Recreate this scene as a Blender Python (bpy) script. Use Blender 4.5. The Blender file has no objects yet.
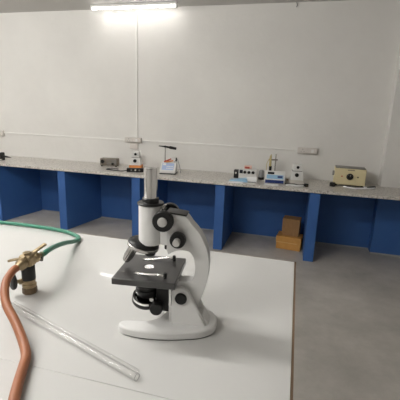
import bpy, bmesh, math, random
from mathutils import Vector, Matrix
random.seed(7)
S = bpy.context.scene
COL = S.collection
PI = math.pi

# ------------------------------------------------------------------ camera
F_PX, PITCH, ROLL, YAW, CAM_H = 361.95, 0.238008, 0.037657, 0.251861, 1.6
fw = Vector((-math.sin(YAW)*math.cos(PITCH), math.cos(YAW)*math.cos(PITCH), -math.sin(PITCH)))
rt = Vector((math.cos(YAW), math.sin(YAW), 0))
up = rt.cross(fw)
r2 = rt*math.cos(ROLL) + up*math.sin(ROLL)
u2 = -rt*math.sin(ROLL) + up*math.cos(ROLL)
cd = bpy.data.cameras.new('camera')
cd.sensor_width = 36; cd.lens = F_PX*36/400; cd.clip_start = .02; cd.clip_end = 60
cam = bpy.data.objects.new('camera', cd); COL.objects.link(cam)
cam.matrix_world = Matrix(((r2.x, u2.x, -fw.x, 0), (r2.y, u2.y, -fw.y, 0), (r2.z, u2.z, -fw.z, CAM_H), (0, 0, 0, 1)))
S.camera = cam

# ------------------------------------------------------------------ materials
def mat(name, col, rough=.5, metal=0., spec=.5, emit=None, es=0.):
    m = bpy.data.materials.new(name); m.use_nodes = True
    b = m.node_tree.nodes['Principled BSDF']
    b.inputs['Base Color'].default_value = (*col, 1); b.inputs['Roughness'].default_value = rough
    b.inputs['Metallic'].default_value = metal; b.inputs['Specular IOR Level'].default_value = spec
    if emit: b.inputs['Emission Color'].default_value = (*emit, 1); b.inputs['Emission Strength'].default_value = es
    return m
def noise_mix(m, stops, scale, detail=6, rough=.6, bump=0., bump_scale=None, stretch=(1, 1, 1)):
    """base colour from a noise ramp, and an optional bump"""
    nt = m.node_tree; N = nt.nodes; b = N['Principled BSDF']
    tc = N.new('ShaderNodeTexCoord'); mp = N.new('ShaderNodeMapping'); mp.inputs['Scale'].default_value = stretch
    nt.links.new(tc.outputs['Object'], mp.inputs['Vector'])
    n = N.new('ShaderNodeTexNoise'); n.inputs['Scale'].default_value = scale; n.inputs['Detail'].default_value = detail; n.inputs['Roughness'].default_value = rough
    nt.links.new(mp.outputs[0], n.inputs['Vector'])
    r = N.new('ShaderNodeValToRGB'); e = r.color_ramp.elements
    while len(e) < len(stops): e.new(.5)
    for k, (p, c) in enumerate(stops): e[k].position = p; e[k].color = (*c, 1)
    nt.links.new(n.outputs[0], r.inputs[0]); nt.links.new(r.outputs[0], b.inputs['Base Color'])
    if bump:
        n2 = N.new('ShaderNodeTexNoise'); n2.inputs['Scale'].default_value = bump_scale or scale; n2.inputs['Detail'].default_value = 5
        nt.links.new(tc.outputs['Object'], n2.inputs['Vector'])
        bp = N.new('ShaderNodeBump'); bp.inputs['Strength'].default_value = bump; bp.inputs['Distance'].default_value = .01
        nt.links.new(n2.outputs[0], bp.inputs['Height']); nt.links.new(bp.outputs[0], b.inputs['Normal'])
    return m
M = {}
M['wall'] = noise_mix(mat('wall_paint', (.7, .68, .64), .7, spec=.25), [(.3, (.72, .705, .675)), (.7, (.77, .755, .725))], 1.6, bump=.35, bump_scale=14)
M['ceiling'] = mat('ceiling_paint', (.60, .59, .57), .8, spec=.2)
M['blue'] = noise_mix(mat('blue_paint', (.04, .12, .4), .55, spec=.3), [(.3, (.034, .102, .30)), (.7, (.041, .118, .335))], 3, bump=.12, bump_scale=25)
M['floor'] = noise_mix(mat('concrete', (.25, .24, .22), .42, spec=.45), [(.28, (.33, .31, .28)), (.5, (.44, .415, .38)), (.72, (.57, .54, .50))], 1.7, 9, .68, bump=.08, bump_scale=8)
M['cement'] = mat('bare_cement', (.33, .33, .32), .8)
M['granite'] = noise_mix(mat('granite', (.5, .48, .45), .3), [(.36, (.2, .18, .165)), (.46, (.52, .49, .45)), (.6, (.66, .63, .585)), (.7, (.78, .75, .70))], 55, 5, .75)
M['laminate'] = noise_mix(mat('white_laminate', (.8, .79, .76), .3, spec=.45), [(.3, (.60, .595, .578)), (.7, (.62, .615, .598))], 4)
lb = M['laminate'].node_tree.nodes['Principled BSDF']; lb.inputs['Coat Weight'].default_value = .6; lb.inputs['Coat Roughness'].default_value = .05
M['wood_edge'] = noise_mix(mat('wood_lipping', (.25, .15, .08), .6), [(.3, (.09, .055, .028)), (.7, (.24, .155, .09))], 30, stretch=(1, .12, 1))
M['bench_leg'] = mat('bench_steel', (.3, .3, .3), .5, .6)
M['enamel'] = mat('white_enamel', (.77, .765, .75), .32, spec=.5)
M['enamel_grey'] = mat('grey_white_enamel', (.69, .685, .67), .35)
M['black'] = mat('black_plastic', (.008, .008, .008), .42, spec=.35)
M['black_satin'] = mat('black_satin', (.012, .012, .012), .36, spec=.4)
M['stage'] = mat('stage_black', (.03, .029, .028), .3, spec=.9)
M['chrome'] = mat('chrome', (.82, .81, .80), .14, 1.)
M['chrome_rough'] = mat('satin_chrome', (.56, .55, .535), .25, 1.)
M['mirror'] = mat('mirror_glass', (.8, .8, .8), .1, 1.)
M['alu'] = mat('light_cap', (.55, .54, .52), .4, .2)
M['brass'] = noise_mix(mat('brass', (.5, .36, .17), .36, .85), [(.3, (.29, .215, .12)), (.7, (.46, .365, .23))], 40)
M['brass_dull'] = noise_mix(mat('dull_brass', (.3, .2, .1), .5, .6), [(.3, (.1, .07, .045)), (.7, (.3, .22, .14))], 40)
M['black_rubber'] = mat('black_knob', (.018, .018, .017), .55)
M['green'] = mat('green_rubber', (.045, .205, .135), .42)
M['brown'] = noise_mix(mat('red_rubber', (.38, .16, .085), .5), [(.3, (.29, .10, .040)), (.7, (.34, .127, .055))], 12)
M['card_top'] = noise_mix(mat('brown_board', (.2, .1, .04), .7), [(.3, (.24, .125, .045)), (.7, (.31, .17, .07))], 14, stretch=(6, 6, 1))
M['card_orange'] = noise_mix(mat('orange_board', (.5, .25, .06), .6), [(.3, (.47, .225, .05)), (.7, (.57, .29, .075))], 10)
M['card_light'] = mat('light_board', (.62, .38, .14), .6)
M['cream'] = mat('cream_enamel', (.68, .59, .36), .45)
M['lid_grey'] = mat('grey_lid', (.2, .19, .175), .5)
M['white'] = mat('white_plastic', (.76, .75, .73), .4)
M['offwhite'] = mat('off_white_plastic', (.6, .57, .52), .45)
M['paper'] = mat('paper', (.82, .82, .82), .7)
M['paleblue'] = mat('pale_blue_panel', (.42, .52, .74), .4)
M['skyblue'] = mat('light_blue_panel', (.3, .5, .68), .4)
M['navy'] = mat('navy_plastic', (.015, .035, .16), .4)
M['display'] = mat('dark_display', (.02, .022, .03), .2)
M['orange'] = mat('orange_plastic', (.75, .28, .08), .5)
M['red'] = mat('red_plastic', (.45, .07, .04), .45)
M['pink'] = mat('pinkish_plastic', (.72, .5, .42), .5)
M['taupe'] = noise_mix(mat('taupe_metal', (.2, .17, .13), .5), [(.3, (.15, .125, .095)), (.7, (.27, .23, .18))], 18)
M['grey'] = mat('grey_plastic', (.25, .25, .25), .45)
M['yellow'] = mat('yellowed_tube', (.55, .45, .2), .35)
M['socket'] = mat('socket_plastic', (.66, .62, .58), .45)
M['conduit'] = mat('conduit_plastic', (.84, .83, .80), .5)
M['tube_light'] = mat('led_tube', (.9, .9, .9), .4, emit=(1., .97, .94), es=14)
g = bpy.data.materials.new('clear_glass'); g.use_nodes = True
nt = g.node_tree; N = nt.nodes; N.remove(N['Principled BSDF'])
lw = N.new('ShaderNodeLayerWeight'); lw.inputs['Blend'].default_value = .35
rp = N.new('ShaderNodeValToRGB'); e = rp.color_ramp.elements
e[0].position = 0; e[0].color = (.995, .995, .993, 1); e[1].position = 1; e[1].color = (.93, .93, .925, 1)
tr = N.new('ShaderNodeBsdfTransparent'); gl = N.new('ShaderNodeBsdfGlossy'); gl.inputs['Roughness'].default_value = .09
pw = N.new('ShaderNodeMath'); pw.operation = 'POWER'; pw.inputs[1].default_value = 4
l0 = N.new('ShaderNodeLayerWeight'); l0.inputs['Blend'].default_value = .5
fr = N.new('ShaderNodeMath'); fr.operation = 'MULTIPLY_ADD'; fr.inputs[1].default_value = .75; fr.inputs[2].default_value = .05
nt.links.new(l0.outputs['Facing'], pw.inputs[0]); nt.links.new(pw.outputs[0], fr.inputs[0])
mx = N.new('ShaderNodeMixShader')
nt.links.new(lw.outputs['Facing'], rp.inputs[0]); nt.links.new(rp.outputs[0], tr.inputs[0]); nt.links.new(fr.outputs[0], mx.inputs[0])
nt.links.new(tr.outputs[0], mx.inputs[1]); nt.links.new(gl.outputs[0], mx.inputs[2]); nt.links.new(mx.outputs[0], N['Material Output'].inputs[0])
M['glass'] = g
M['glass_rim'] = mat('glass_rim', (.5, .51, .5), .12); M['glass_rim'].node_tree.nodes['Principled BSDF'].inputs['Alpha'].default_value = .6

# ------------------------------------------------------------------ mesh helpers
def obj(name, bm, m, parent=None, smooth=None, bevel=0, seg=2, mats=None):
    bmesh.ops.recalc_face_normals(bm, faces=bm.faces)
    me = bpy.data.meshes.new(name); bm.to_mesh(me); bm.free()
    for x in (mats or [m]): me.materials.append(M[x])
    o = bpy.data.objects.new(name, me); COL.objects.link(o)
    if parent: o.parent = parent
    if smooth is not None:
        me.shade_smooth()
        me.set_sharp_from_angle(angle=math.radians(smooth))
    if bevel:
        b = o.modifiers.new('bevel', 'BEVEL'); b.width = bevel; b.segments = seg; b.limit_method = 'ANGLE'; b.angle_limit = math.radians(40)
        if smooth is None:
            me.shade_smooth(); me.set_sharp_from_angle(angle=math.radians(35))
    return o
def B(): return bmesh.new()
def box(bm, x0, x1, y0, y1, z0, z1, mi=0):
    v = [bm.verts.new((x, y, z)) for x in (x0, x1) for y in (y0, y1) for z in (z0, z1)]
    for f in ((0, 1, 3, 2), (4, 6, 7, 5), (0, 4, 5, 1), (2, 3, 7, 6), (0, 2, 6, 4), (1, 5, 7, 3)):
        bm.faces.new([v[k] for k in f]).material_index = mi
    return bm
def frame(axis):
    a = Vector(axis).normalized()
    t = Vector((0, 0, 1)) if abs(a.z) < .9 else Vector((1, 0, 0))
    x = t.cross(a).normalized(); y = a.cross(x)
    return x, y, a
def lathe(bm, org, axis, prof, n=32, mi=0, close=False):
    """prof = [(radius, height along axis)]"""
    x, y, a = frame(axis); org = Vector(org); rings = []
    for r, h in prof:
        if r < 1e-6: rings.append([bm.verts.new(org + a*h)])
        else: rings.append([bm.verts.new(org + a*h + (x*math.cos(2*PI*k/n) + y*math.sin(2*PI*k/n))*r) for k in range(n)])
    pairs = list(zip(rings, rings[1:])) + ([(rings[-1], rings[0])] if close else [])
    for p, q in pairs:
        for k in range(n):
            j = (k+1) % n
            vs = [p[k % len(p)], p[j % len(p)], q[j % len(q)], q[k % len(q)]]
            vs = list(dict.fromkeys(vs))
            if len(vs) > 2: bm.faces.new(vs).material_index = mi
    return bm
def cyl(bm, a, b, r, n=24, r2=None, ch=0., mi=0):
    a = Vector(a); b = Vector(b); h = (b-a).length; r2 = r if r2 is None else r2
    pr = [(0, 0), (r-ch, 0), (r, ch), (r2, h-ch), (r2-ch, h), (0, h)] if ch else [(0, 0), (r, 0), (r2, h), (0, h)]
    return lathe(bm, a, b-a, pr, n, mi)
def spline(pts, per=10):
    P = [Vector(p) for p in pts]; P = [2*P[0]-P[1]] + P + [2*P[-1]-P[-2]]; out = []
    for i in range(1, len(P)-2):
        for k in range(per):
            t = k/per; a, b, c, d = P[i-1:i+3]
            out.append(.5*((2*b) + (c-a)*t + (2*a-5*b+4*c-d)*t*t + (3*b-a-3*c+d)*t**3))
    return out + [P[-2]]
def tube(bm, pts, r, n=14, per=10, mi=0):
    P = spline(pts, per) if per > 1 else [Vector(p) for p in pts]
    T = [(P[min(i+1, len(P)-1)] - P[max(i-1, 0)]).normalized() for i in range(len(P))]
    x = frame(T[0])[0]; rings = []
    for p, t in zip(P, T):
        x = (x - t*x.dot(t)).normalized(); y = t.cross(x)
        rings.append([bm.verts.new(p + (x*math.cos(2*PI*k/n) + y*math.sin(2*PI*k/n))*r) for k in range(n)])
    for p, q in zip(rings, rings[1:]):
        for k in range(n): bm.faces.new((p[k], p[(k+1) % n], q[(k+1) % n], q[k])).material_index = mi
    bm.faces.new(rings[0][::-1]).material_index = mi; bm.faces.new(rings[-1]).material_index = mi
    return bm
def prism(bm, poly, a0, a1, plane='xz', mi=0):
    f = {'xz': lambda p, a: (p[0], a, p[1]), 'xy': lambda p, a: (p[0], p[1], a), 'yz': lambda p, a: (a, p[0], p[1])}[plane]
    lo = [bm.verts.new(f(p, a0)) for p in poly]; hi = [bm.verts.new(f(p, a1)) for p in poly]; n = len(poly)
    bm.faces.new(lo).material_index = mi; bm.faces.new(hi[::-1]).material_index = mi
    for k in range(n): bm.faces.new((lo[k], hi[k], hi[(k+1) % n], lo[(k+1) % n])).material_index = mi
    return bm
def closed_spline(pts, per=6):
    n = len(pts); out = []
    for i in range(n):
        a, b, c, d = (Vector(pts[(i+k-1) % n]) for k in range(4))
        for k in range(per):
            t = k/per; out.append(tuple(.5*((2*b) + (c-a)*t + (2*a-5*b+4*c-d)*t*t + (3*b-a-3*c+d)*t**3)))
    return out
def thing(name, label, cat, loc=(0, 0, 0), rz=0, group=None):
    o = bpy.data.objects.new(name, None); COL.objects.link(o); o.empty_display_size = .05
    o.location = loc; o.rotation_euler = (0, 0, rz)
    return tag(o, label, cat, group)
def tag(o, label, cat, group=None):
    o['label'] = label; o['category'] = cat
    if group: o['group'] = group
    return o
def struct(name, bm, m, **k):
    o = obj(name, bm, m, **k); o['kind'] = 'structure'; return o
def copy_tree(o, parent=None):
    c = o.copy(); COL.objects.link(c)
    if parent: c.parent = parent
    for ch in list(o.children): copy_tree(ch, c)
    return c

# ------------------------------------------------------------------ the room
WX0, WX1, WY0, WY1, CZ = -6.2, 3.2, -4.2, 4.72, 2.872
struct('floor', box(B(), WX0-.1, WX1+.1, WY0-.1, WY1+.1, -.1, 0), 'floor')
struct('ceiling', box(B(), WX0-.1, WX1+.1, WY0-.1, WY1+.1, CZ, CZ+.1), 'ceiling')
bm = B(); box(bm, WX0, WX1, WY1, WY1+.1, .8, CZ, 0); box(bm, WX0, WX1, WY1, WY1+.1, 0, .8, 1)
struct('wall_back', bm, None, mats=['wall', 'blue'])
struct('wall_left', box(B(), WX0-.1, WX0, WY0, WY1, 0, CZ), 'wall')
struct('wall_right', box(B(), WX1, WX1+.1, WY0, WY1, 0, CZ), 'wall')
struct('wall_front', box(B(), WX0, WX1, WY0-.1, WY0, 0, CZ), 'wall')
bm = B(); box(bm, 1.0, 1.75, 4.575, WY1, .8, CZ, 0); box(bm, 1.0, 1.75, 4.575, WY1, 0, .8, 1)
o = struct('wall_pilaster', bm, None, mats=['wall', 'blue'])
bm = B(); box(bm, WX0, 1.0, WY1-.008, WY1, 0, .012); box(bm, .992, 1.75, 4.567, 4.575, 0, .012)
struct('baseboard_back', bm, 'cement')

# counter: stone worktop on blue masonry supports
tag(obj('worktop', box(B(), -6.0, 2.6, 4.005, WY1, .797, .83), 'granite', bevel=.004), 'long speckled grey granite worktop along the back wall', 'worktop')
sup_l = ['at the left edge of view', 'behind the loop of green hose', 'just left of the chrome eyepiece',
         'right of the white microscope arm', 'right of the stacked brown boxes']
protos = {}
for k, x in enumerate((-4.0, -2.955, -1.905, -.845, .207)):
    dx = .115 if k < 3 else 0.           # the three on the left run slightly askew to the wall
    if dx not in protos:
        s = protos[dx] = obj('worktop_support', prism(B(), [(-.055, 4.026), (.055, 4.026), (.055+dx, WY1), (-.055+dx, WY1)], 0, .797, 'xy'), 'blue', bevel=.004)
    else:
        s = protos[dx].copy(); COL.objects.link(s)
    s.location.x = x + .045
    tag(s, 'blue painted upright slab under the worktop, ' + sup_l[k], 'support', 'blue worktop supports')

# wall tube lamp
t = thing('tube_lamp', 'lit white tube lamp on the ceiling edge above the back wall', 'lamp', (-2.115, 4.53, CZ))
obj('housing', box(B(), -.58, .58, -.03, .03, -.03, 0), 'white', t, bevel=.004)
bm = B(); cyl(bm, (-.56, -.005, -.042), (.56, -.005, -.042), .012, 16); obj('tube', bm, 'tube_light', t, smooth=40)
for sx in (-1, 1): obj('end_cap', box(B(), sx*.57-.012, sx*.57+.012, -.022, .012, -.06, -.028), 'white', t, bevel=.003)

# conduits and outlets on the wall
bm = B(); box(bm, -2.165, -2.143, WY1-.014, WY1, 1.215, CZ-.03)
tag(obj('mounted_conduit', bm, 'conduit', bevel=.003), 'thin white vertical cable conduit running down from the tube lamp', 'conduit', 'white cable conduits')
bm = B(); box(bm, -4.37, -2.327, WY1-.014, WY1, 1.172, 1.192)
tag(obj('mounted_conduit', bm, 'conduit', bevel=.003), 'thin white horizontal cable conduit on the wall left of the vertical one', 'conduit', 'white cable conduits')
bm = B(); box(bm, -2.078, .018, WY1-.014, WY1, 1.177, 1.197)
tag(obj('mounted_conduit', bm, 'conduit', bevel=.003), 'long white horizontal cable conduit between the two wall outlets', 'conduit', 'white cable conduits')
def outlet(x0, x1, z0, z1, n, label, grp='outlet boxes on the back wall'):
    t = thing('wall_outlet', label, 'outlet', ((x0+x1)/2, WY1, (z0+z1)/2), 0, grp)
    hx, hz = (x1-x0)/2, (z1-z0)/2
    obj('back_box', box(B(), -hx, hx, -.04, 0, -hz, hz), 'socket', t, bevel=.004)
    for k in range(n):
        a = -hx + .006 + k*(2*hx-.006)/n; b = a + (2*hx-.006)/n - .006
        p = obj('cover_plate', box(B(), a, b, -.047, -.0402, -hz+.006, hz-.006), 'socket', t, bevel=.003)
        if n == 1 or k < n-1:
            for q in ((-.018, -.012), (.018, -.012), (0, .016)):
                cx = (a+b)/2 + q[0]; obj('socket_slot', box(B(), cx-.003, cx+.003, -.0476, -.0468, q[1]-.005, q[1]+.005), 'lid_grey', p)
        else: obj('switch', box(B(), (a+b)/2-.014, (a+b)/2+.014, -.050, -.0468, -.02, .02), 'white', p)
outlet(-2.325, -2.08, 1.155, 1.222, 2, 'wide grey outlet box where conduits meet above the white apparatus with orange base')
outlet(.022, .262, 1.148, 1.222, 2, 'wide off-white outlet box on the wall between apparatus and cream instrument')
outlet(-4.47, -4.37, 1.13, 1.217, 1, 'small white outlet box at the left end of the conduit')
bm = B(); box(bm, -2.262, -2.135, WY1-.014, WY1, 1.062, 1.154)
tag(obj('mounted_plate', bm, 'socket', bevel=.005), 'pale painted-over blank plate directly under the wide grey outlet box', 'plate')
bm = B(); tube(bm, [(-.15, WY1-.001, CZ-.004), (-.145, WY1-.02, CZ-.02), (-.14, WY1-.024, CZ-.04), (-.152, WY1-.018, CZ-.052)], .005, 8, 5)
tag(obj('wall_hook', bm, 'grey', smooth=60), 'small dark hook high on the wall at the ceiling edge', 'hook')

# ------------------------------------------------------------------ near bench
ZT = 1.0
t = thing('lab_bench', 'large white laminate lab bench with wooden lipping carrying the microscope', 'bench', (0, 0, 0))
obj('top_panel', box(B(), -2.3, .040, .6205, 1.486, ZT-.03, ZT), 'laminate', t, bevel=.0015)
obj('top_panel', box(B(), -2.3, .040, -.25, .6199, ZT-.03, ZT), 'laminate', t, bevel=.0012)
bm = B(); box(bm, .0402, .0462, -.25, 1.486, ZT-.032, ZT-.0006); box(bm, -2.3, .0475, 1.4862, 1.4895, ZT-.032, ZT-.0006)
obj('lipping', bm, 'wood_edge', t)
bm = B(); box(bm, -2.2, -.03, -.15, -.11, ZT-.11, ZT-.03); box(bm, -2.2, -.03, 1.36, 1.40, ZT-.11, ZT-.03)
box(bm, -2.2, -2.16, -.11, 1.36, ZT-.11, ZT-.03); box(bm, -.07, -.03, -.11, 1.36, ZT-.11, ZT-.03); obj('apron', bm, 'bench_leg', t)
for x in (-2.2, -.08):
    for y in (-.15, 1.35): obj('leg', box(B(), x, x+.05, y, y+.05, 0, ZT-.0302), 'bench_leg', t, bevel=.004)

# ------------------------------------------------------------------ microscope (x forward, y towards the viewer, z up)
mi = thing('microscope', 'white and black upright microscope with chrome eyepiece on the white bench', 'microscope', (-.363, .88, ZT), math.radians(187.5))
outline = [(.071, .066), (.069, .048), (.045, .039), (.0, .032), (-.03, .005), (-.045, -.045), (-.075, -.072), (-.12, -.076), (-.162, -.062),
           (-.188, -.032), (-.194, .002), (-.186, .032), (-.160, .055), (-.127, .068), (-.064, .083), (.003, .0865), (.05, .079)]
bm = prism(B(), closed_spline([(x, y, 0) for x, y in outline], 5), .0012, .026, 'xy')
obj('base', bm, 'enamel', mi, bevel=.006, seg=4)
bm = prism(B(), closed_spline([(-.06+(x+.06)*.965, y*.965, 0) for x, y in outline], 5), 0, .0014, 'xy'); obj('base_pad', bm, 'black_rubber', mi)
# forked pillar rising from the base
fork = [(-.070, .024), (-.0685, .118), (-.071, .126), (-.080, .133), (-.0947, .1362), (-.108, .1325), (-.117, .123), (-.130, .098), (-.146, .066), (-.160, .036), (-.168, .024)]
for s in (1, -1):
    bm = prism(B(), fork, s*.022, s*.0365, 'xz'); obj('fork_plate', bm, 'enamel', mi, bevel=.004, seg=3)
foot = [(-.066, .022), (-.07, .034), (-.14, .05), (-.155, .052), (-.176, .022)]
obj('fork_web', prism(B(), foot, -.024, .024, 'xz'), 'enamel', mi, bevel=.003)
for s in (1, -1):
    bm = B(); lathe(bm, (-.0955, s*.0362, .1045), (0, s, 0), [(0, 0), (.0165, 0), (.0165, .004), (.0145, .007), (0, .007)], 32)
    obj('tilt_screw', bm, 'black', mi, smooth=40)
# curved limb
outer = [(-.050, .3400), (-.082, .3365), (-.1, .333), (-.1155, .314), (-.138, .288), (-.1585, .248), (-.1665, .205), (-.164, .158), (-.1545, .118), (-.142, .082), (-.132, .058)]
inner = [(-.085, .058), (-.075, .08), (-.072, .115), (-.072, .138), (-.082, .146), (-.1, .147), (-.117, .1505), (-.126, .162), (-.129, .179), (-.1285, .200), (-.1235, .2205), (-.1125, .2345), (-.096, .238), (-.078, .2355), (-.062, .228), (-.0545, .2225)]
po = [tuple(v)[:2] for v in spline([(x, y, 0) for x, y in outer], 5)]
pi_ = [tuple(v)[:2] for v in spline([(x, y, 0) for x, y in inner], 5)]
bm = prism(B(), po + pi_ + [(-.050, .235)], -.0205, .0205, 'xz'); obj('limb', bm, 'enamel_grey', mi, bevel=.0035, seg=3)
capp = [(-.047, .3395), (-.047, .3425), (-.050, .3435), (-.098, .3380), (-.103, .336), (-.102, .3335), (-.098, .334)]
obj('limb_cap', prism(B(), capp, -.024, .024, 'xz'), 'black_satin', mi, bevel=.002)
bm = B(); cyl(bm, (-.0345, .012, .335), (-.0345, .012, .351), .0062, 18, ch=.001); obj('cap_stud', bm, 'chrome', mi, smooth=40)
# focusing block and rack between the limb and the body tube
obj('focus_block', box(B(), -.0585, -.031, -.0185, .0185, .2475, .335), 'enamel', mi, bevel=.003)
bm = B(); box(bm, -.043, -.034, -.006, .006, .335, .356)
for k in range(7): box(bm, -.0345, -.0325, -.0055, .0055, .337+k*.0026, .3382+k*.0026)
obj('rack', bm, 'chrome_rough', mi)
bm = B(); cyl(bm, (-.047, .008, .247), (-.047, .008, .234), .0055, 16, ch=.001); cyl(bm, (-.0525, -.004, .247), (-.0525, -.004, .236), .004, 16)
obj('stop_screw', bm, 'black', mi, smooth=40)
def knob(name, u, w, r, v0, v1, capr, capv, capm):
    for s in (1, -1):
        bm = B(); n = 64; x_ = []
        prof = [(0, v0), (r*.93, v0), (r, v0+.002), (r, v1-.003), (r*.92, v1), (0, v1)]
        lathe(bm, (u, 0, w), (0, s, 0), prof, n)
        for v in bm.verts:      # milled rim
            d = Vector((v.co.x-u, 0, v.co.z-w))
            if d.length > r*.97:
                a = math.atan2(d.z, d.x); k = 1 - .03*(round(a/(2*PI/n)) % 2); v.co.x = u + d.x*k; v.co.z = w + d.z*k
        kn = obj(name, bm, 'black', mi, smooth=35)
        bm = B(); lathe(bm, (u, 0, w), (0, s, 0), [(0, v1-.001), (capr, v1-.001), (capr, capv-.001), (capr-.0012, capv), (0, capv)], 32)
        o = obj('knob_cap', bm, capm, kn, smooth=40); o['label'] = 'pale round knob cap'
        bm = B(); cyl(bm, (u, s*.0155, w), (u, s*(v0+.001), w), r*.35, 20); obj('shaft', bm, 'chrome_rough', kn, smooth=40)
knob('coarse_knob', -.0447, .323, .0278, .034, .053, .0125, .057, 'alu')
knob('fine_knob', -.0835, .2725, .0212, .027, .048, .0092, .066, 'alu')
# body tube, eyepiece
bm = B(); lathe(bm, (0, 0, 0), (0, 0, 1), [(0, .2455), (.0305, .2455), (.032, .247), (.032, .3555), (0, .3555)], 48); obj('body_tube', bm, 'enamel', mi, smooth=40)
bm = B(); lathe(bm, (0, 0, 0), (0, 0, 1), [(0, .355), (.0345, .355), (.0357, .3562), (.0357, .3595), (.0345, .3607), (.0235, .3612), (.0222, .3622), (.0222, .3715), (.021, .373), (0, .373)], 48)
obj('collar', bm, 'black_satin', mi, smooth=35)
bm = B(); lathe(bm, (0, 0, 0), (0, 0, 1), [(.0145, .374), (.0178, .372), (.0178, .449), (.0172, .451), (.0166, .4535), (.0120, .4535), (.011, .449), (0, .4475)], 48)
ey = obj('eyepiece', bm, 'chrome', mi, smooth=35)
bm = B(); lathe(bm, (0, 0, 0), (0, 0, 1), [(0, .4478), (.0108, .4495), (0, .4506)], 32); obj('eye_lens', bm, 'display', ey, smooth=60)
# tilted revolving nosepiece
nt_ax = Vector((.25, 0, -.968)).normalized(); nc = Vector((.0185, 0, .2435)); nx = Vector((.968, 0, .25)).normalized()
bm = B(); lathe(bm, nc, nt_ax, [(0, -.010), (.022, -.0095), (.036, -.006), (.0425, 0), (.0436, .003), (.0425, .004), (0, .004)], 48)
no = obj('nosepiece', bm, 'black', mi, smooth=35)
bm = B(); lathe(bm, nc, nt_ax, [(0, .0035), (.0428, .0035), (.0447, .0050), (.0444, .0110), (.039, .0150), (.026, .0175), (0, .0175)], 48)
o = obj('rim', bm, 'chrome_rough', no, smooth=35); o['label'] = 'chrome lower rim'
def objective(start, d, L, r, m1, name='objective', flutes=True):
    d = Vector(d).normalized()
    bm = B(); prof = [(0, -.006), (r*.82, -.006), (r*.82, .004), (r, .006), (r, .012), (r*.93, .0125), (r*.93, .015), (r, .0155), (r, L*.72), (r*.8, L*.93), (r*.62, L), (r*.4, L), (r*.36, L-.002), (0, L-.002)]
    n = 48; lathe(bm, start, d, prof, n)
    if flutes:
        x, y, a = frame(d)
        for v in bm.verts:
            q = v.co - Vector(start); h = q.dot(a)
            if .0152 < h < L*.75:
                rad = q - a*h; ang = math.atan2(rad.dot(y), rad.dot(x))
                v.co -= rad*(.13*(round(ang/(2*PI/n)) % 6 < 2))
    return obj(name, bm, m1, mi, smooth=32)
objective(nc + nx*.021 + nt_ax*.012, (.50, .0, -.865), .060, .0133, 'chrome_rough')['label'] = 'long chrome objective'
objective(nc - nx*.0215 + nt_ax*.012, (0, 0, -1), .020, .0150, 'black_satin', flutes=False)['label'] = 'short black objective'
# stage with hole, clips
bm = B(); X0, X1, Y0, Y1 = -.088, .081, -.083, .088; hc = (.004, -.002); n = 32; hr = .0135
for z0, z1 in ((.1545, .1725),):
    top = [[], []]; ring = []; ro = []
    for z in (z0, z1):
        inn = [bm.verts.new((hc[0]+hr*math.cos(2*PI*k/n), hc[1]+hr*math.sin(2*PI*k/n), z)) for k in range(n)]
        out = []
        for k in range(n):
            c, s = math.cos(2*PI*k/n), math.sin(2*PI*k/n); q = 1/max(abs(c), abs(s)); ux, uy = c*q, s*q
            out.append(bm.verts.new(((X0+X1)/2 + ux*(X1-X0)/2, (Y0+Y1)/2 + uy*(Y1-Y0)/2, z)))
        ring.append(inn); ro.append(out)
    for k in range(n):
        j = (k+1) % n
        for i in (0, 1): bm.faces.new((ring[i][k], ring[i][j], ro[i][j], ro[i][k]))
        bm.faces.new((ring[0][k], ring[0][j], ring[1][j], ring[1][k])); bm.faces.new((ro[0][k], ro[0][j], ro[1][j], ro[1][k]))
st = obj('stage', bm, 'stage', mi, bevel=.002)
bm = B(); lathe(bm, (hc[0], hc[1], .1495), (0, 0, 1), [(0, 0), (.0134, 0), (.0134, .0229), (.0, .0229)], 32); o = obj('light_aperture', bm, 'mirror', st, smooth=40); o['label'] = 'white round light aperture'
for v in (.062, -.058):
    bm = B()
    P = [(-.058, v, .1765), (-.040, v, .1805), (-.015, v*.93, .1775), (.010, v*.84, .1745), (.028, v*.78, .1742), (.034, v*.76, .1765)]
    Q = spline(P, 6); w = .0055
    rows = []
    for i, p in enumerate(Q):
        ww = w*(1 - .35*i/len(Q)); tg = (Q[min(i+1, len(Q)-1)]-Q[max(i-1, 0)]).normalized(); sd = tg.cross(Vector((0, 0, 1))).normalized(); nn = sd.cross(tg)
        rows.append([bm.verts.new(p+sd*a+nn*b) for a, b in ((ww, .0006), (-ww, .0006), (-ww, -.0006), (ww, -.0006))])
    for a, b in zip(rows, rows[1:]):
        for k in range(4): bm.faces.new((a[k], a[(k+1) % 4], b[(k+1) % 4], b[k]))
    bm.faces.new(rows[0]); bm.faces.new(rows[-1])
    cl = obj('stage_clip', bm, 'chrome', mi, smooth=30); cl['label'] = 'bright metal slide clip'
    bm = B(); cyl(bm, (-.056, v, .1725), (-.056, v, .188), .0048, 16, ch=.001); obj('clip_post', bm, 'black_satin', cl, smooth=40)
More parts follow.
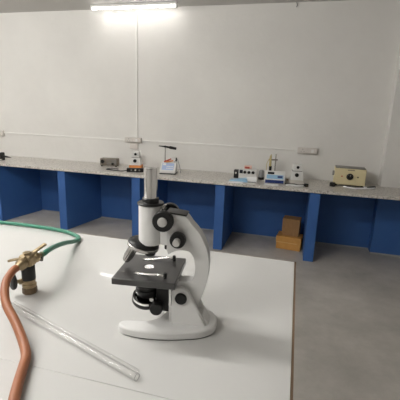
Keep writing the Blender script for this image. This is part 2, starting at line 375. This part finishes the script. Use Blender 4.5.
# stage bracket, substage condenser, mirror ring
obj('bracket', box(B(), -.071, -.022, -.022, .020, .050, .1545), 'black', mi, bevel=.003)
obj('slide_rail', box(B(), -.0668, -.0590, .0201, .0255, .072, .1540), 'chrome', mi, bevel=.001)['label'] = 'chrome slide rail'
obj('rail_block', box(B(), -.0772, -.0605, .0203, .030, .0262, .073), 'enamel_grey', mi, bevel=.002)
bm = B(); lathe(bm, (.010, 0, 0), (0, 0, 1), [(0, .088), (.028, .088), (.029, .094), (.0315, .098), (.0315, .108), (.028, .110), (.028, .116), (.0315, .118), (.0315, .132), (.029, .136), (.029, .1545), (0, .1545)], 40)
obj('condenser', bm, 'black_satin', mi, smooth=35)
ra = Vector((-.13, .20, .97)).normalized(); rc = Vector((.0115, .004, .0700))
bm = B(); lathe(bm, rc, ra, [(.034, .000), (.0385, .000), (.040, .003), (.040, .010), (.0385, .013), (.0345, .013)], 48, close=True)
rg = obj('mirror_ring', bm, 'black_satin', mi, smooth=40)
bm = B(); lathe(bm, rc, ra, [(0, .0005), (.0345, .0005), (.0345, .0080), (0, .0095)], 40); o = obj('mirror', bm, 'mirror', rg, smooth=50); o['label'] = 'round silvery mirror'
bm = B(); lathe(bm, rc, ra, [(.0335, .0125), (.0385, .0125), (.0385, .020), (.0335, .020)], 48, close=True); o = obj('ring_band', bm, 'chrome', rg, smooth=40); o['label'] = 'chrome band'
bm = B(); lathe(bm, (-.028, 0, .069), (0, 1, 0), [(0, .026), (.0165, .026), (.0178, .028), (.0178, .046), (.016, .049), (0, .049)], 36)
kn = obj('condenser_knob', bm, 'black', mi, smooth=35)
bm = B(); cyl(bm, (-.028, .01, .069), (-.028, .027, .069), .007, 16); obj('shaft', bm, 'black', kn, smooth=40)
bm = B(); cyl(bm, (-.014, .031, .093), (-.014, .040, .093), .006, 16, ch=.001); cyl(bm, (-.014, .018, .093), (-.014, .032, .093), .0035, 12); obj('iris_lever', bm, 'chrome', mi, smooth=40)

# ------------------------------------------------------------------ gas tap
TX, TY = -.806, .918
tp = thing('gas_tap', 'brass twin-outlet gas tap with black column standing on the white bench', 'tap', (TX, TY, ZT))
bm = B(); lathe(bm, (0, 0, 0), (0, 0, 1), [(0, 0), (.0235, 0), (.0235, .017), (.0215, .021), (0, .021)], 8); obj('base_nut', bm, 'brass_dull', tp, bevel=.0015)
bm = B(); lathe(bm, (0, 0, .0205), (0, 0, 1), [(0, 0), (.0205, 0), (.0225, .004), (.0225, .011), (.019, .014), (.019, .021), (.021, .023), (.021, .027), (0, .027)], 32)
obj('collar', bm, 'brass', tp, smooth=35)
bm = B(); lathe(bm, (0, 0, .047), (0, 0, 1), [(0, 0), (.0200, 0), (.0212, .003), (.0212, .047), (.0200, .050), (0, .050)], 32); obj('column', bm, 'black_rubber', tp, smooth=35)
bm = B(); lathe(bm, (0, 0, .0965), (0, 0, 1), [(0, 0), (.022, 0), (.026, .004), (.026, .030), (.020, .036), (.012, .038), (0, .0385)], 6)
body = obj('tap_body', bm, 'brass', tp, bevel=.002)
bm = B(); lathe(bm, (0, 0, .1345), (0, 0, 1), [(0, 0), (.0135, 0), (.0135, .007), (0, .007)], 6); obj('top_nut', bm, 'brass', body, bevel=.0012)
nz = {}
for s, nm in ((1, 'left'), (-1, 'right')):
    d = (Vector((.06, -.98, -.06)) if s == 1 else Vector((.16, .98, .0))).normalized()
    o0 = Vector((0, 0, .112))
    bm = B(); lathe(bm, o0, d, [(0, .010), (.0165, .010), (.018, .014), (.018, .036), (.014, .041), (.010, .045), (.0085, .050), (.0085, .0565), (.0105, .058), (.0080, .064), (.0080, .068), (0, .068)], 24)
    nzl = obj('outlet_nozzle', bm, 'brass', tp, smooth=32); nz[s] = (o0+d*.066, d)
    # flat lever on its plug
    p = o0 + d*.024
    bm = B(); lathe(bm, p, (0, 0, 1), [(0, .010), (.011, .010), (.011, .020), (.0095, .022), (0, .022)], 20); obj('plug', bm, 'brass', nzl, smooth=35)
    bm = B()
    e = Vector((-.048, -.026, .115)) if s == 1 else Vector((.022, .064, .150))
    a = p + Vector((0, 0, .019)); t_ = (e-a).normalized(); sd = t_.cross(Vector((0, 0, 1))).normalized(); nn = sd.cross(t_)
    vs = []
    for q, w in ((a - t_*.012, .0065), (a + t_*.01, .0075), (a.lerp(e, .5), .0062), (e, .0075)):
        vs.append([bm.verts.new(q+sd*i+nn*j) for i, j in ((w, .0035), (-w, .0035), (-w, -.0035), (w, -.0035))])
    for A_, B_ in zip(vs, vs[1:]):
        for k in range(4): bm.faces.new((A_[k], A_[(k+1) % 4], B_[(k+1) % 4], B_[k]))
    bm.faces.new(vs[0]); bm.faces.new(vs[-1])
    obj('lever', bm, 'brass', nzl, bevel=.0015)
    # hose clip screw under the outlet
    q = o0 + d*.058
    if s == -1:
        bm = B(); cyl(bm, q + Vector((.004, -.006, -.006)), q + Vector((.010, -.016, -.014)), .006, 12, ch=.001); obj('clip_screw', bm, 'lid_grey', nzl, smooth=40)
# side valve with a round black hand wheel
sv = Vector((-.55, -.835, 0)).normalized()
bm = B(); cyl(bm, Vector((0, 0, .042)) + sv*.015, Vector((0, 0, .052)) + sv*.046, .0062, 16); cyl(bm, Vector((0, 0, .0445)) + sv*.022, Vector((0, 0, .0465)) + sv*.030, .0095, 6)
vs_ = obj('valve_stem', bm, 'brass', tp, smooth=40)
bm = B(); lathe(bm, Vector((0, 0, .054)) + sv*.041, sv, [(0, 0), (.023, 0), (.027, .003), (.0285, .008), (.027, .013), (.022, .016), (0, .017)], 32)
obj('hand_wheel', bm, 'black_rubber', vs_, smooth=35)

# hoses
def wp(P): return Vector((TX, TY, ZT)) + P
p0, d0 = nz[-1]
gp = [wp(p0 - d0*.012), wp(p0), (-.801, 1.013, 1.112), (-.838, 1.106, 1.09), (-.883, 1.224, 1.055), (-.915, 1.326, 1.022), (-.925, 1.382, 1.0105), (-.944, 1.411, 1.0105),
      (-.987, 1.437, 1.0105), (-1.043, 1.458, 1.0105), (-1.122, 1.470, 1.0105), (-1.214, 1.475, 1.0105), (-1.311, 1.475, 1.0105), (-1.42, 1.468, 1.0105), (-1.6, 1.455, 1.0105), (-1.85, 1.44, 1.0105)]
bm = B(); tube(bm, gp, .0093, 16, 8)
tag(obj('gas_hose', bm, 'green', smooth=60), 'green rubber hose looping from the brass tap along the bench edge', 'hose')
p0, d0 = nz[1]
HOSE_B = [wp(p0 - d0*.012), wp(p0), (-.799, .836, 1.103), (-.79, .808, 1.094), (-.768, .776, 1.08), (-.734, .744, 1.06), (-.677, .709, 1.04), (-.623, .670, 1.023), (-.583, .634, 1.0145),
          (-.563, .602, 1.013), (-.535, .553, 1.013), (-.511, .514, 1.013), (-.485, .476, 1.013), (-.46, .42, 1.013), (-.45, .33, 1.013)]
bm = B(); tube(bm, HOSE_B, .0118, 18, 8)
tag(obj('gas_hose', bm, 'brown', smooth=60), 'thick reddish-brown rubber hose curving from the brass tap down the bench', 'hose')

# glass tubing
def gtube(a, b, r, wall, label):
    a = Vector(a); b = Vector(b); L = (b-a).length
    bm = B()
    if wall: lathe(bm, a, b-a, [(r-wall, 0), (r-.0004, 0), (r, .0006), (r, L-.0006), (r-.0004, L), (r-wall, L)], 36, close=True)
    else: lathe(bm, a, b-a, [(0, 0), (r*.8, 0), (r, .001), (r, L-.001), (r*.8, L), (0, L)], 24)
    o = tag(obj('glass_tube' if wall else 'glass_rod', bm, 'glass', smooth=40), label, 'glassware', 'clear glass lengths on the bench')
    if wall:
        for q, d in ((a, a-b), (b, b-a)):
            bm = B(); lathe(bm, q + d.normalized()*.0003, d, [(r-wall*1.1, 0), (r-wall*.5, .0012), (r, 0)], 36, close=True); obj('rim', bm, 'glass_rim', o, smooth=60)
    return o
gtube((-.815, .825, ZT+.0092), (-.300, .6495, ZT+.0092), .009, .0016, 'thick clear open-ended glass tube lying on the bench before the microscope')
gtube((-.800, .8405, ZT+.0042), (-.3065, .674, ZT+.0042), .004, 0, 'thin clear glass rod lying along the far side of the thick tube')

# ------------------------------------------------------------------ things on the worktop
WZ = .83
# 1 far left clamp
t = thing('clamp', 'black metal clamp with a pointed rod at the left end of the worktop', 'clamp', (-4.06, 4.25, WZ)).scale = (1.3, 1.3, 1.5); t = bpy.data.objects['clamp']
obj('body', box(B(), -.10, .045, -.03, .03, 0, .075), 'black_satin', t, bevel=.006)
bm = B(); cyl(bm, (.03, -.01, .045), (.10, -.015, .040), .012, 12, .009); cyl(bm, (.10, -.015, .040), (.17, -.02, .036), .009, 12, .002); obj('rod', bm, 'black_satin', t, smooth=40)
bm = B(); cyl(bm, (-.02, 0, .07), (-.02, 0, .115), .006, 10); box(bm, -.05, .01, -.004, .004, .11, .118); obj('thumb_screw', bm, 'black', t)
bm = B(); box(bm, .0, .06, -.05, -.03, 0, .02); obj('jaw', bm, 'chrome_rough', t, bevel=.004)
# 2 old instrument
t = thing('old_power_unit', 'small brown-grey metal instrument box with dark knobs, left on the worktop', 'instrument', (-2.47, 4.50, WZ), math.radians(10))
obj('body', box(B(), -.115, .125, -.055, .055, .012, .108), 'taupe', t, bevel=.008)
obj('front_panel', box(B(), -.02, .118, -.059, -.0552, .03, .100), 'lid_grey', t, bevel=.002)
bm = B(); cyl(bm, (-.075, -.055, .068), (-.075, -.075, .068), .026, 8, ch=.002); obj('knob', bm, 'black', t, smooth=40)
bm = B(); cyl(bm, (.065, -.0592, .040), (.065, -.078, .040), .016, 16); obj('knob', bm, 'black', t, smooth=40)
for k in range(4): obj('vent_bar', box(B(), -.01+k*.016, -.003+k*.016, -.062, -.059, .05, .095), 'taupe', t)
for x in (-.095, .105):
    for y in (-.04, .04): obj('foot', box(B(), x-.01, x+.01, y-.01, y+.01, 0, .0125), 'black', t)
# 3/8 twin-knob apparatus
def apparatus(loc, rz, label, orange):
    t = thing('melting_point_apparatus', label, 'apparatus', loc, rz, 'white apparatus with two black dials')
    obj('base', box(B(), -.082, .082, -.07, .08, 0, .045), 'orange' if orange else 'offwhite', t, bevel=.005)
    bm = B(); v = [bm.verts.new(p) for p in ((-.072, -.058, .045), (.072, -.058, .045), (.072, .07, .045), (-.072, .07, .045), (-.058, -.045, .145), (.058, -.045, .145), (.058, .06, .145), (-.058, .06, .145))]
    for f in ((0, 1, 2, 3), (4, 7, 6, 5), (0, 4, 5, 1), (1, 5, 6, 2), (2, 6, 7, 3), (3, 7, 4, 0)): bm.faces.new([v[k] for k in f])
    obj('housing', bm, 'white', t, bevel=.005)
    obj('gap_strip', box(B(), -.054, .054, -.041, .055, .145, .151), 'lid_grey', t)
    obj('head', box(B(), -.050, .052, -.043, .055, .151, .228), 'white', t, bevel=.006)
    bm = B(); cyl(bm, (0, -.043, .193), (0, -.056, .193), .0165, 20, ch=.002); obj('dial', bm, 'black', t, smooth=40)
    bm = B(); cyl(bm, (-.006, -.049, .105), (-.006, -.070, .105), .022, 20, ch=.002); obj('dial', bm, 'black', t, smooth=40)
    return t
apparatus((-2.07, 4.50, WZ), math.radians(14), 'white two-dial apparatus with orange base left of the wedge meter with electrode stand', True)
apparatus((.038, 4.34, WZ), math.radians(8), 'white two-dial apparatus amid tangled leads right of the blue meter', False)
# 4 adapter with its cable
t = thing('power_adapter', 'black power strip with coiled lead before the orange-based apparatus', 'power strip', (-1.945, 4.20, WZ), math.radians(18))
obj('body', box(B(), -.105, .105, -.028, .028, 0, .05), 'black', t, bevel=.006)
for k in range(3):
    bm = B(); cyl(bm, (-.045+k*.05, -.0281, .028), (-.045+k*.05, -.031, .028), .011, 14); obj('socket', bm, 'lid_grey' if k != 1 else 'offwhite', t, smooth=40)
bm = B(); tube(bm, [(-.10, 0, .02), (-.17, .015, .006), (-.26, .05, .006), (-.34, .09, .006), (-.385, .125, .006), (-.37, .165, .006), (-.30, .175, .006), (-.24, .165, .006)], .0055, 8, 8)
obj('lead', bm, 'black', t, smooth=60)
# 5 meter with electrode stand
t = thing('ph_meter', 'white wedge-shaped meter with pale blue panel and tall electrode stand', 'meter', (-1.535, 4.31, WZ), math.radians(10))
wd = [(-.085, .012), (-.085, .045), (.015, .135), (.085, .135), (.085, .012)]
obj('housing', prism(B(), wd, -.098, .098, 'yz'), 'white', t, bevel=.005)
obj('base_plate', box(B(), -.102, .102, -.09, .09, 0, .0125), 'black', t, bevel=.003)
sl = math.atan2(.09, .10)
def on_slope(bm, u0, u1, s0, s1, h, lo=.0004):
    c, s = math.cos(sl), math.sin(sl)
    P = []
    for x in (u0, u1):
        for q in (s0, s1):
            for hh in (lo, h): P.append(bm.verts.new((x, -.085 + q*c - hh*s, .045 + q*s + hh*c)))
    for f in ((0, 1, 3, 2), (4, 6, 7, 5), (0, 4, 5, 1), (2, 3, 7, 6), (0, 2, 6, 4), (1, 5, 7, 3)): bm.faces.new([P[k] for k in f])
    return bm
obj('panel', on_slope(B(), -.078, .070, .012, .122, .002), 'paleblue', t)
obj('display', on_slope(B(), -.068, -.03, .085, .115, .004), 'paper', t)
bm = B()
for i in range(5):
    for j in range(2): on_slope(bm, -.02+i*.017, -.008+i*.017, .03+j*.03, .046+j*.03, .0035, .002)
obj('keypad', bm, 'paper', t)
bm = B(); cyl(bm, (-.055, .045, .135), (-.055, .045, .345), .007, 14); obj('stand_rod', bm, 'chrome_rough', t, smooth=40)
bm = B(); cyl(bm, (-.135, .02, .338), (-.06, .042, .332), .006, 10, .010); cyl(bm, (-.07, .038, .333), (.0, .05, .322), .012, 12); cyl(bm, (.0, .05, .322), (.085, .055, .309), .019, 12, .016); obj('arm', bm, 'black', t, smooth=40)
bm = B(); cyl(bm, (-.06, .02, .142), (.03, -.01, .185), .011, 12, .008); obj('clip', bm, 'red', t, smooth=40)
bm = B(); cyl(bm, (-.035, .0, .142), (.055, .02, .160), .010, 12, .008); obj('clip', bm, 'orange', t, smooth=40)
bm = B(); tube(bm, [(.06, .05, .135), (.092, .05, .175), (.11, .045, .16), (.13, .04, .10), (.145, .03, .04), (.15, .02, .004)], .004, 8, 6); obj('lead', bm, 'grey', t, smooth=60)
bm = B(); cyl(bm, (.088, .05, .15), (.088, .05, .195), .008, 10); obj('plug', bm, 'black', t, smooth=40)
# 6 white instrument with sockets and the clutter before it
t = thing('socket_instrument', 'white instrument box with three round black sockets on its front', 'instrument', (-.545, 4.42, WZ), math.radians(3))
obj('body', box(B(), -.105, .115, -.06, .06, 0, .115), 'white', t, bevel=.005)
for x in (-.03, .02, .07):
    bm = B(); cyl(bm, (x, -.0602, .082), (x, -.075, .082), .018, 16, ch=.002); obj('socket', bm, 'black', t, smooth=40)
obj('side_module', box(B(), -.165, -.106, -.055, .02, .0, .10), 'black', t, bevel=.005)
obj('display', box(B(), -.095, -.055, -.064, -.0602, .065, .108), 'display', t)
bm = B(); cyl(bm, (-.14, -.0552, .065), (-.14, -.062, .065), .012, 10); obj('knob', bm, 'offwhite', t, smooth=40)
t = thing('small_carton', 'small pinkish box with red front on top of the socketed white instrument', 'box', (-.545, 4.43, WZ+.115), math.radians(4))
obj('body', box(B(), -.045, .045, -.03, .03, 0, .04), 'pink', t, bevel=.004)
obj('front_patch', box(B(), -.035, .02, -.0315, -.0301, .006, .028), 'red', t)
bm = B(); prism(bm, [(-.11, 0), (-.10, .012), (.09, .04), (.10, .03), (.11, 0)], -.06, .05, 'xz')
t = obj('tray', bm, 'skyblue', bevel=.002); t.location = (-.615, 4.17, WZ); t.rotation_euler = (0, 0, .05)
tag(t, 'light blue sloping tray at the front of the worktop', 'tray')
bm = B(); prism(bm, [(-.09, 0), (-.09, .004), (.08, .006), (.08, 0)], -.05, .035, 'xz')
t = obj('paper_sheet', bm, 'paper'); t.location = (-.625, 4.075, WZ); t.rotation_euler = (0, 0, .06); tag(t, 'white sheet of paper lying before the light blue tray', 'paper', 'white sheets on the worktop')
t = thing('folded_card', 'white tent-folded card standing before the socketed instrument', 'card', (-.465, 4.20, WZ), .05)
bm = B(); prism(bm, [(-.055, 0), (-.055, .003), (0, .055), (.003, .055), (.06, .003), (.06, 0), (.001, .050)], -.06, .06, 'yz'); obj('sheet', bm, 'paper', t)
bm = B(); box(bm, -.05, .055, -.0605, -.0555, .0, .008); obj('dark_edge', bm, 'grey', t)
t = thing('grey_canister', 'small grey canister with black base between white instrument and blue meter', 'canister', (-.375, 4.40, WZ))
bm = B(); lathe(bm, (0, 0, .03), (0, 0, 1), [(0, 0), (.03, 0), (.032, .01), (.032, .07), (.022, .085), (0, .087)], 20); obj('body', bm, 'grey', t, smooth=40)
bm = B(); cyl(bm, (0, 0, 0), (0, 0, .03), .036, 20, ch=.003); obj('base', bm, 'black', t, smooth=40)
# 7 blue and white meter
t = thing('blue_meter', 'white wedge meter with light blue panel and navy front strip', 'meter', (-.205, 4.27, WZ), math.radians(4))
obj('housing', prism(B(), [(-.075, 0), (-.075, .045), (.03, .125), (.085, .125), (.085, 0)], -.115, .115, 'yz'), 'white', t, bevel=.005)
obj('front_strip', box(B(), -.108, .100, -.0795, -.0752, .006, .042), 'navy', t)
sl = math.atan2(.08, .105)
def slope2(u0, u1, s0, s1, h, lo=.0004):
    bm = B(); c, s = math.cos(sl), math.sin(sl); P = []
    for x in (u0, u1):
        for q in (s0, s1):
            for hh in (lo, h): P.append(bm.verts.new((x, -.075 + q*c - hh*s, .045 + q*s + hh*c)))
    for f in ((0, 1, 3, 2), (4, 6, 7, 5), (0, 4, 5, 1), (2, 3, 7, 6), (0, 2, 6, 4), (1, 5, 7, 3)): bm.faces.new([P[k] for k in f])
    return bm
obj('panel', slope2(-.095, .095, .012, .075, .002), 'skyblue', t)
obj('display', slope2(-.085, -.01, .085, .118, .003), 'display', t)
obj('key_strip', slope2(.03, .085, .03, .06, .0035), 'navy', t)
t = thing('electrode_stand', 'slim electrode stand with yellowed tube and black clip behind the blue meter', 'stand', (-.245, 4.50, WZ))
bm = B(); box(bm, -.06, .06, -.05, .05, 0, .015); obj('base', bm, 'lid_grey', t, bevel=.003)
bm = B(); cyl(bm, (.022, 0, .015), (.022, 0, .31), .0085, 12); obj('rod', bm, 'chrome_rough', t, smooth=40)
bm = B(); cyl(bm, (-.06, -.005, .235), (.045, 0, .24), .0085, 10); obj('cross_arm', bm, 'taupe', t, smooth=40)
bm = B(); cyl(bm, (-.04, -.016, .16), (-.04, -.016, .275), .015, 14, .013); cyl(bm, (-.04, -.016, .275), (-.035, -.016, .305), .013, 14, .004); obj('electrode', bm, 'yellow', t, smooth=40)
bm = B(); cyl(bm, (-.035, -.016, .10), (-.035, -.016, .160), .017, 14); obj('clip', bm, 'black', t, smooth=40)
bm = B(); tube(bm, [(-.055, -.016, .25), (-.082, -.02, .18), (-.08, -.02, .10), (-.07, -.02, .02)], .004, 8, 6); obj('lead', bm, 'yellow', t, smooth=60)
bm = B(); box(bm, -.085, .075, -.045, .035, 0, .003)
t = obj('paper_sheet', bm, 'paper'); t.location = (-.225, 4.115, WZ); t.rotation_euler = (0, 0, -.03); tag(t, 'white sheet of paper lying before the navy-fronted meter', 'paper', 'white sheets on the worktop')
# leads round the second apparatus
bm = B(); tube(bm, [(-.10, 4.24, WZ+.006), (-.05, 4.19, WZ+.007), (.02, 4.215, WZ+.007), (.07, 4.18, WZ+.007), (.12, 4.20, WZ+.01), (.15, 4.24, WZ+.01)], .009, 8, 8)
tag(obj('lead', bm, 'black', smooth=60), 'black lead snaking before the right-hand two-dial apparatus', 'lead', 'leads on the worktop')
bm = B(); tube(bm, [(-.07, 4.13, WZ+.008), (0, 4.155, WZ+.008), (.05, 4.13, WZ+.009), (.12, 4.15, WZ+.009)], .009, 8, 8)
tag(obj('lead', bm, 'paper', smooth=60), 'white lead nearest the worktop edge before the right-hand apparatus', 'lead', 'leads on the worktop')
t = thing('plug', 'black plug lying right of the tangled leads by the apparatus', 'plug', (.152, 4.165, WZ), .4)
obj('body', box(B(), -.018, .018, -.02, .02, 0, .034), 'black', t, bevel=.004)
bm = B(); box(bm, -.010, -.006, -.034, -.02, .012, .018); box(bm, .006, .010, -.034, -.02, .012, .018); obj('pins', bm, 'brass', t)
t = thing('test_block', 'small off-white block with dark dial left of the tangled leads', 'block', (-.065, 4.325, WZ), .2)
obj('body', box(B(), -.022, .022, -.025, .025, 0, .06), 'offwhite', t, bevel=.003)
bm = B(); cyl(bm, (0, -.025, .04), (0, -.033, .04), .013, 12); obj('dial', bm, 'brass_dull', t, smooth=40)
# 9 cream instrument
t = thing('cream_instrument', 'cream metal instrument box with grey lid and one big black knob', 'instrument', (.632, 4.49, WZ), math.radians(-3))
obj('body', box(B(), -.168, .168, -.10, .10, .018, .205), 'cream', t, bevel=.005)
obj('lid', box(B(), -.162, .162, -.096, .096, .2052, .214), 'lid_grey', t, bevel=.004)
bm = B(); lathe(bm, (0, -.1, .115), (0, -1, 0), [(0, 0), (.037, 0), (.037, .006), (.028, .010), (.026, .028), (0, .028)], 28); kn = obj('knob', bm, 'black', t, smooth=35)
bm = B(); box(bm, -.002, .002, -.1295, -.128, .118, .138); obj('pointer', bm, 'offwhite', kn)
for x in (-.085, .085):
    bm = B(); cyl(bm, (x, -.1, .115), (x, -.106, .115), .0085, 12); obj('terminal', bm, 'red' if x < 0 else 'black', t, smooth=40)
obj('name_strip', box(B(), -.03, .045, -.1012, -.1002, .184, .194), 'taupe', t)
bm = B(); cyl(bm, (-.168, -.05, .14), (-.19, -.05, .14), .028, 16, ch=.003); obj('side_knob', bm, 'grey', t, smooth=40)
for x in (-.14, .14):
    for y in (-.08, .08): obj('foot', box(B(), x-.012, x+.012, y-.012, y+.012, 0, .0182), 'black', t)
t = thing('plug', 'black plug lying by the left front corner of the cream instrument', 'plug', (.445, 4.335, WZ), -.5)
obj('body', box(B(), -.026, .026, -.024, .024, 0, .045), 'black', t, bevel=.005)
bm = B(); cyl(bm, (.0, -.024, .022), (.0, -.06, .018), .006, 8); obj('lead', bm, 'black', t, smooth=40)
bm = B(); tube(bm, [(.57, 4.335, WZ+.0105), (.60, 4.28, WZ+.0105), (.68, 4.255, WZ+.0105), (.76, 4.29, WZ+.0105), (.85, 4.32, WZ+.0105), (.90, 4.36, WZ+.0105)], .0095, 8, 8)
tag(obj('lead', bm, 'paper', smooth=60), 'white lead curling before the cream instrument', 'lead', 'leads on the worktop')
bm = B(); tube(bm, [(.60, 4.375, WZ+.006), (.66, 4.345, WZ+.006), (.72, 4.350, WZ+.006), (.77, 4.365, WZ+.006), (.81, 4.385, WZ+.006)], .0055, 8, 8)
tag(obj('lead', bm, 'black', smooth=60), 'black lead under the front edge of the cream instrument', 'lead', 'leads on the worktop')
t = thing('crocodile_clip', 'black and white crocodile clip right of the cream instrument', 'clip', (.865, 4.40, WZ), .3)
obj('jaw', prism(B(), [(-.05, 0), (-.05, .012), (.0, .022), (.05, .026), (.05, 0)], -.012, .012, 'xz'), 'black', t, bevel=.003)
obj('sleeve', box(B(), -.085, -.05, -.01, .01, .002, .018), 'paper', t, bevel=.004)

# boxes under the counter
t = thing('flat_carton', 'orange-brown flat cardboard box on the floor beside a blue support', 'box', (.035, 4.40, 0), math.radians(-7))
obj('body', box(B(), -.150, .140, -.085, .11, 0, .085), 'card_orange', t, bevel=.003)
obj('lid', box(B(), -.155, .143, -.09, .115, .0852, .165), 'card_orange', t, bevel=.003)
obj('lid_edge', box(B(), -.154, .10, -.093, -.0902, .086, .096), 'card_light', t)['label'] = 'paler lower edge of the lid'
t = thing('tall_carton', 'dull brown upright cardboard box standing on the orange-brown one', 'box', (.045, 4.44, .165), math.radians(-7))
obj('body', box(B(), -.108, .098, -.075, .085, 0, .21), 'card_top', t, bevel=.003)
bm = B(); box(bm, -.108, .098, -.0745, .004, .2102, .213); box(bm, -.108, .098, .006, .0845, .2102, .213); obj('flap', bm, 'card_top', t)

# ------------------------------------------------------------------ light: the near ceiling tube, plus two added fill rows out of view
def tube_row(name, x0, x1, y, power, n=6, col=(1, .985, .955)):
    for k in range(n):
        l = bpy.data.lights.new(name, 'POINT'); l.energy = power/n; l.color = col; l.shadow_soft_size = .07
        o = bpy.data.objects.new(name, l); COL.objects.link(o); o.location = (x0 + (x1-x0)*(k+.5)/n, y, CZ-.10)
tube_row('ceiling_tube_near', -2.6, -1.4, 0.98, 98)
tube_row('fill_row_left', -5.1, -3.9, 2.2, 85)  # added fill out of view, brightens the back wall and floor
tube_row('fill_row_behind', -2.3, -1.1, -.7, 66)  # added fill behind the camera, lifts the near side of the microscope
w = bpy.data.worlds.new('world'); S.world = w; w.use_nodes = True
w.node_tree.nodes['Background'].inputs[0].default_value = (.8, .85, 1, 1); w.node_tree.nodes['Background'].inputs[1].default_value = .02

S.view_settings.view_transform = 'Standard'; S.view_settings.look = 'None'
S.view_settings.exposure = 0.07; S.view_settings.gamma = 1; S.view_settings.use_curve_mapping = False
c = S.cycles
c.use_denoising = True; c.transparent_max_bounces = 32; c.max_bounces = 12; c.transmission_bounces = 12; c.caustics_refractive = True; c.caustics_reflective = True
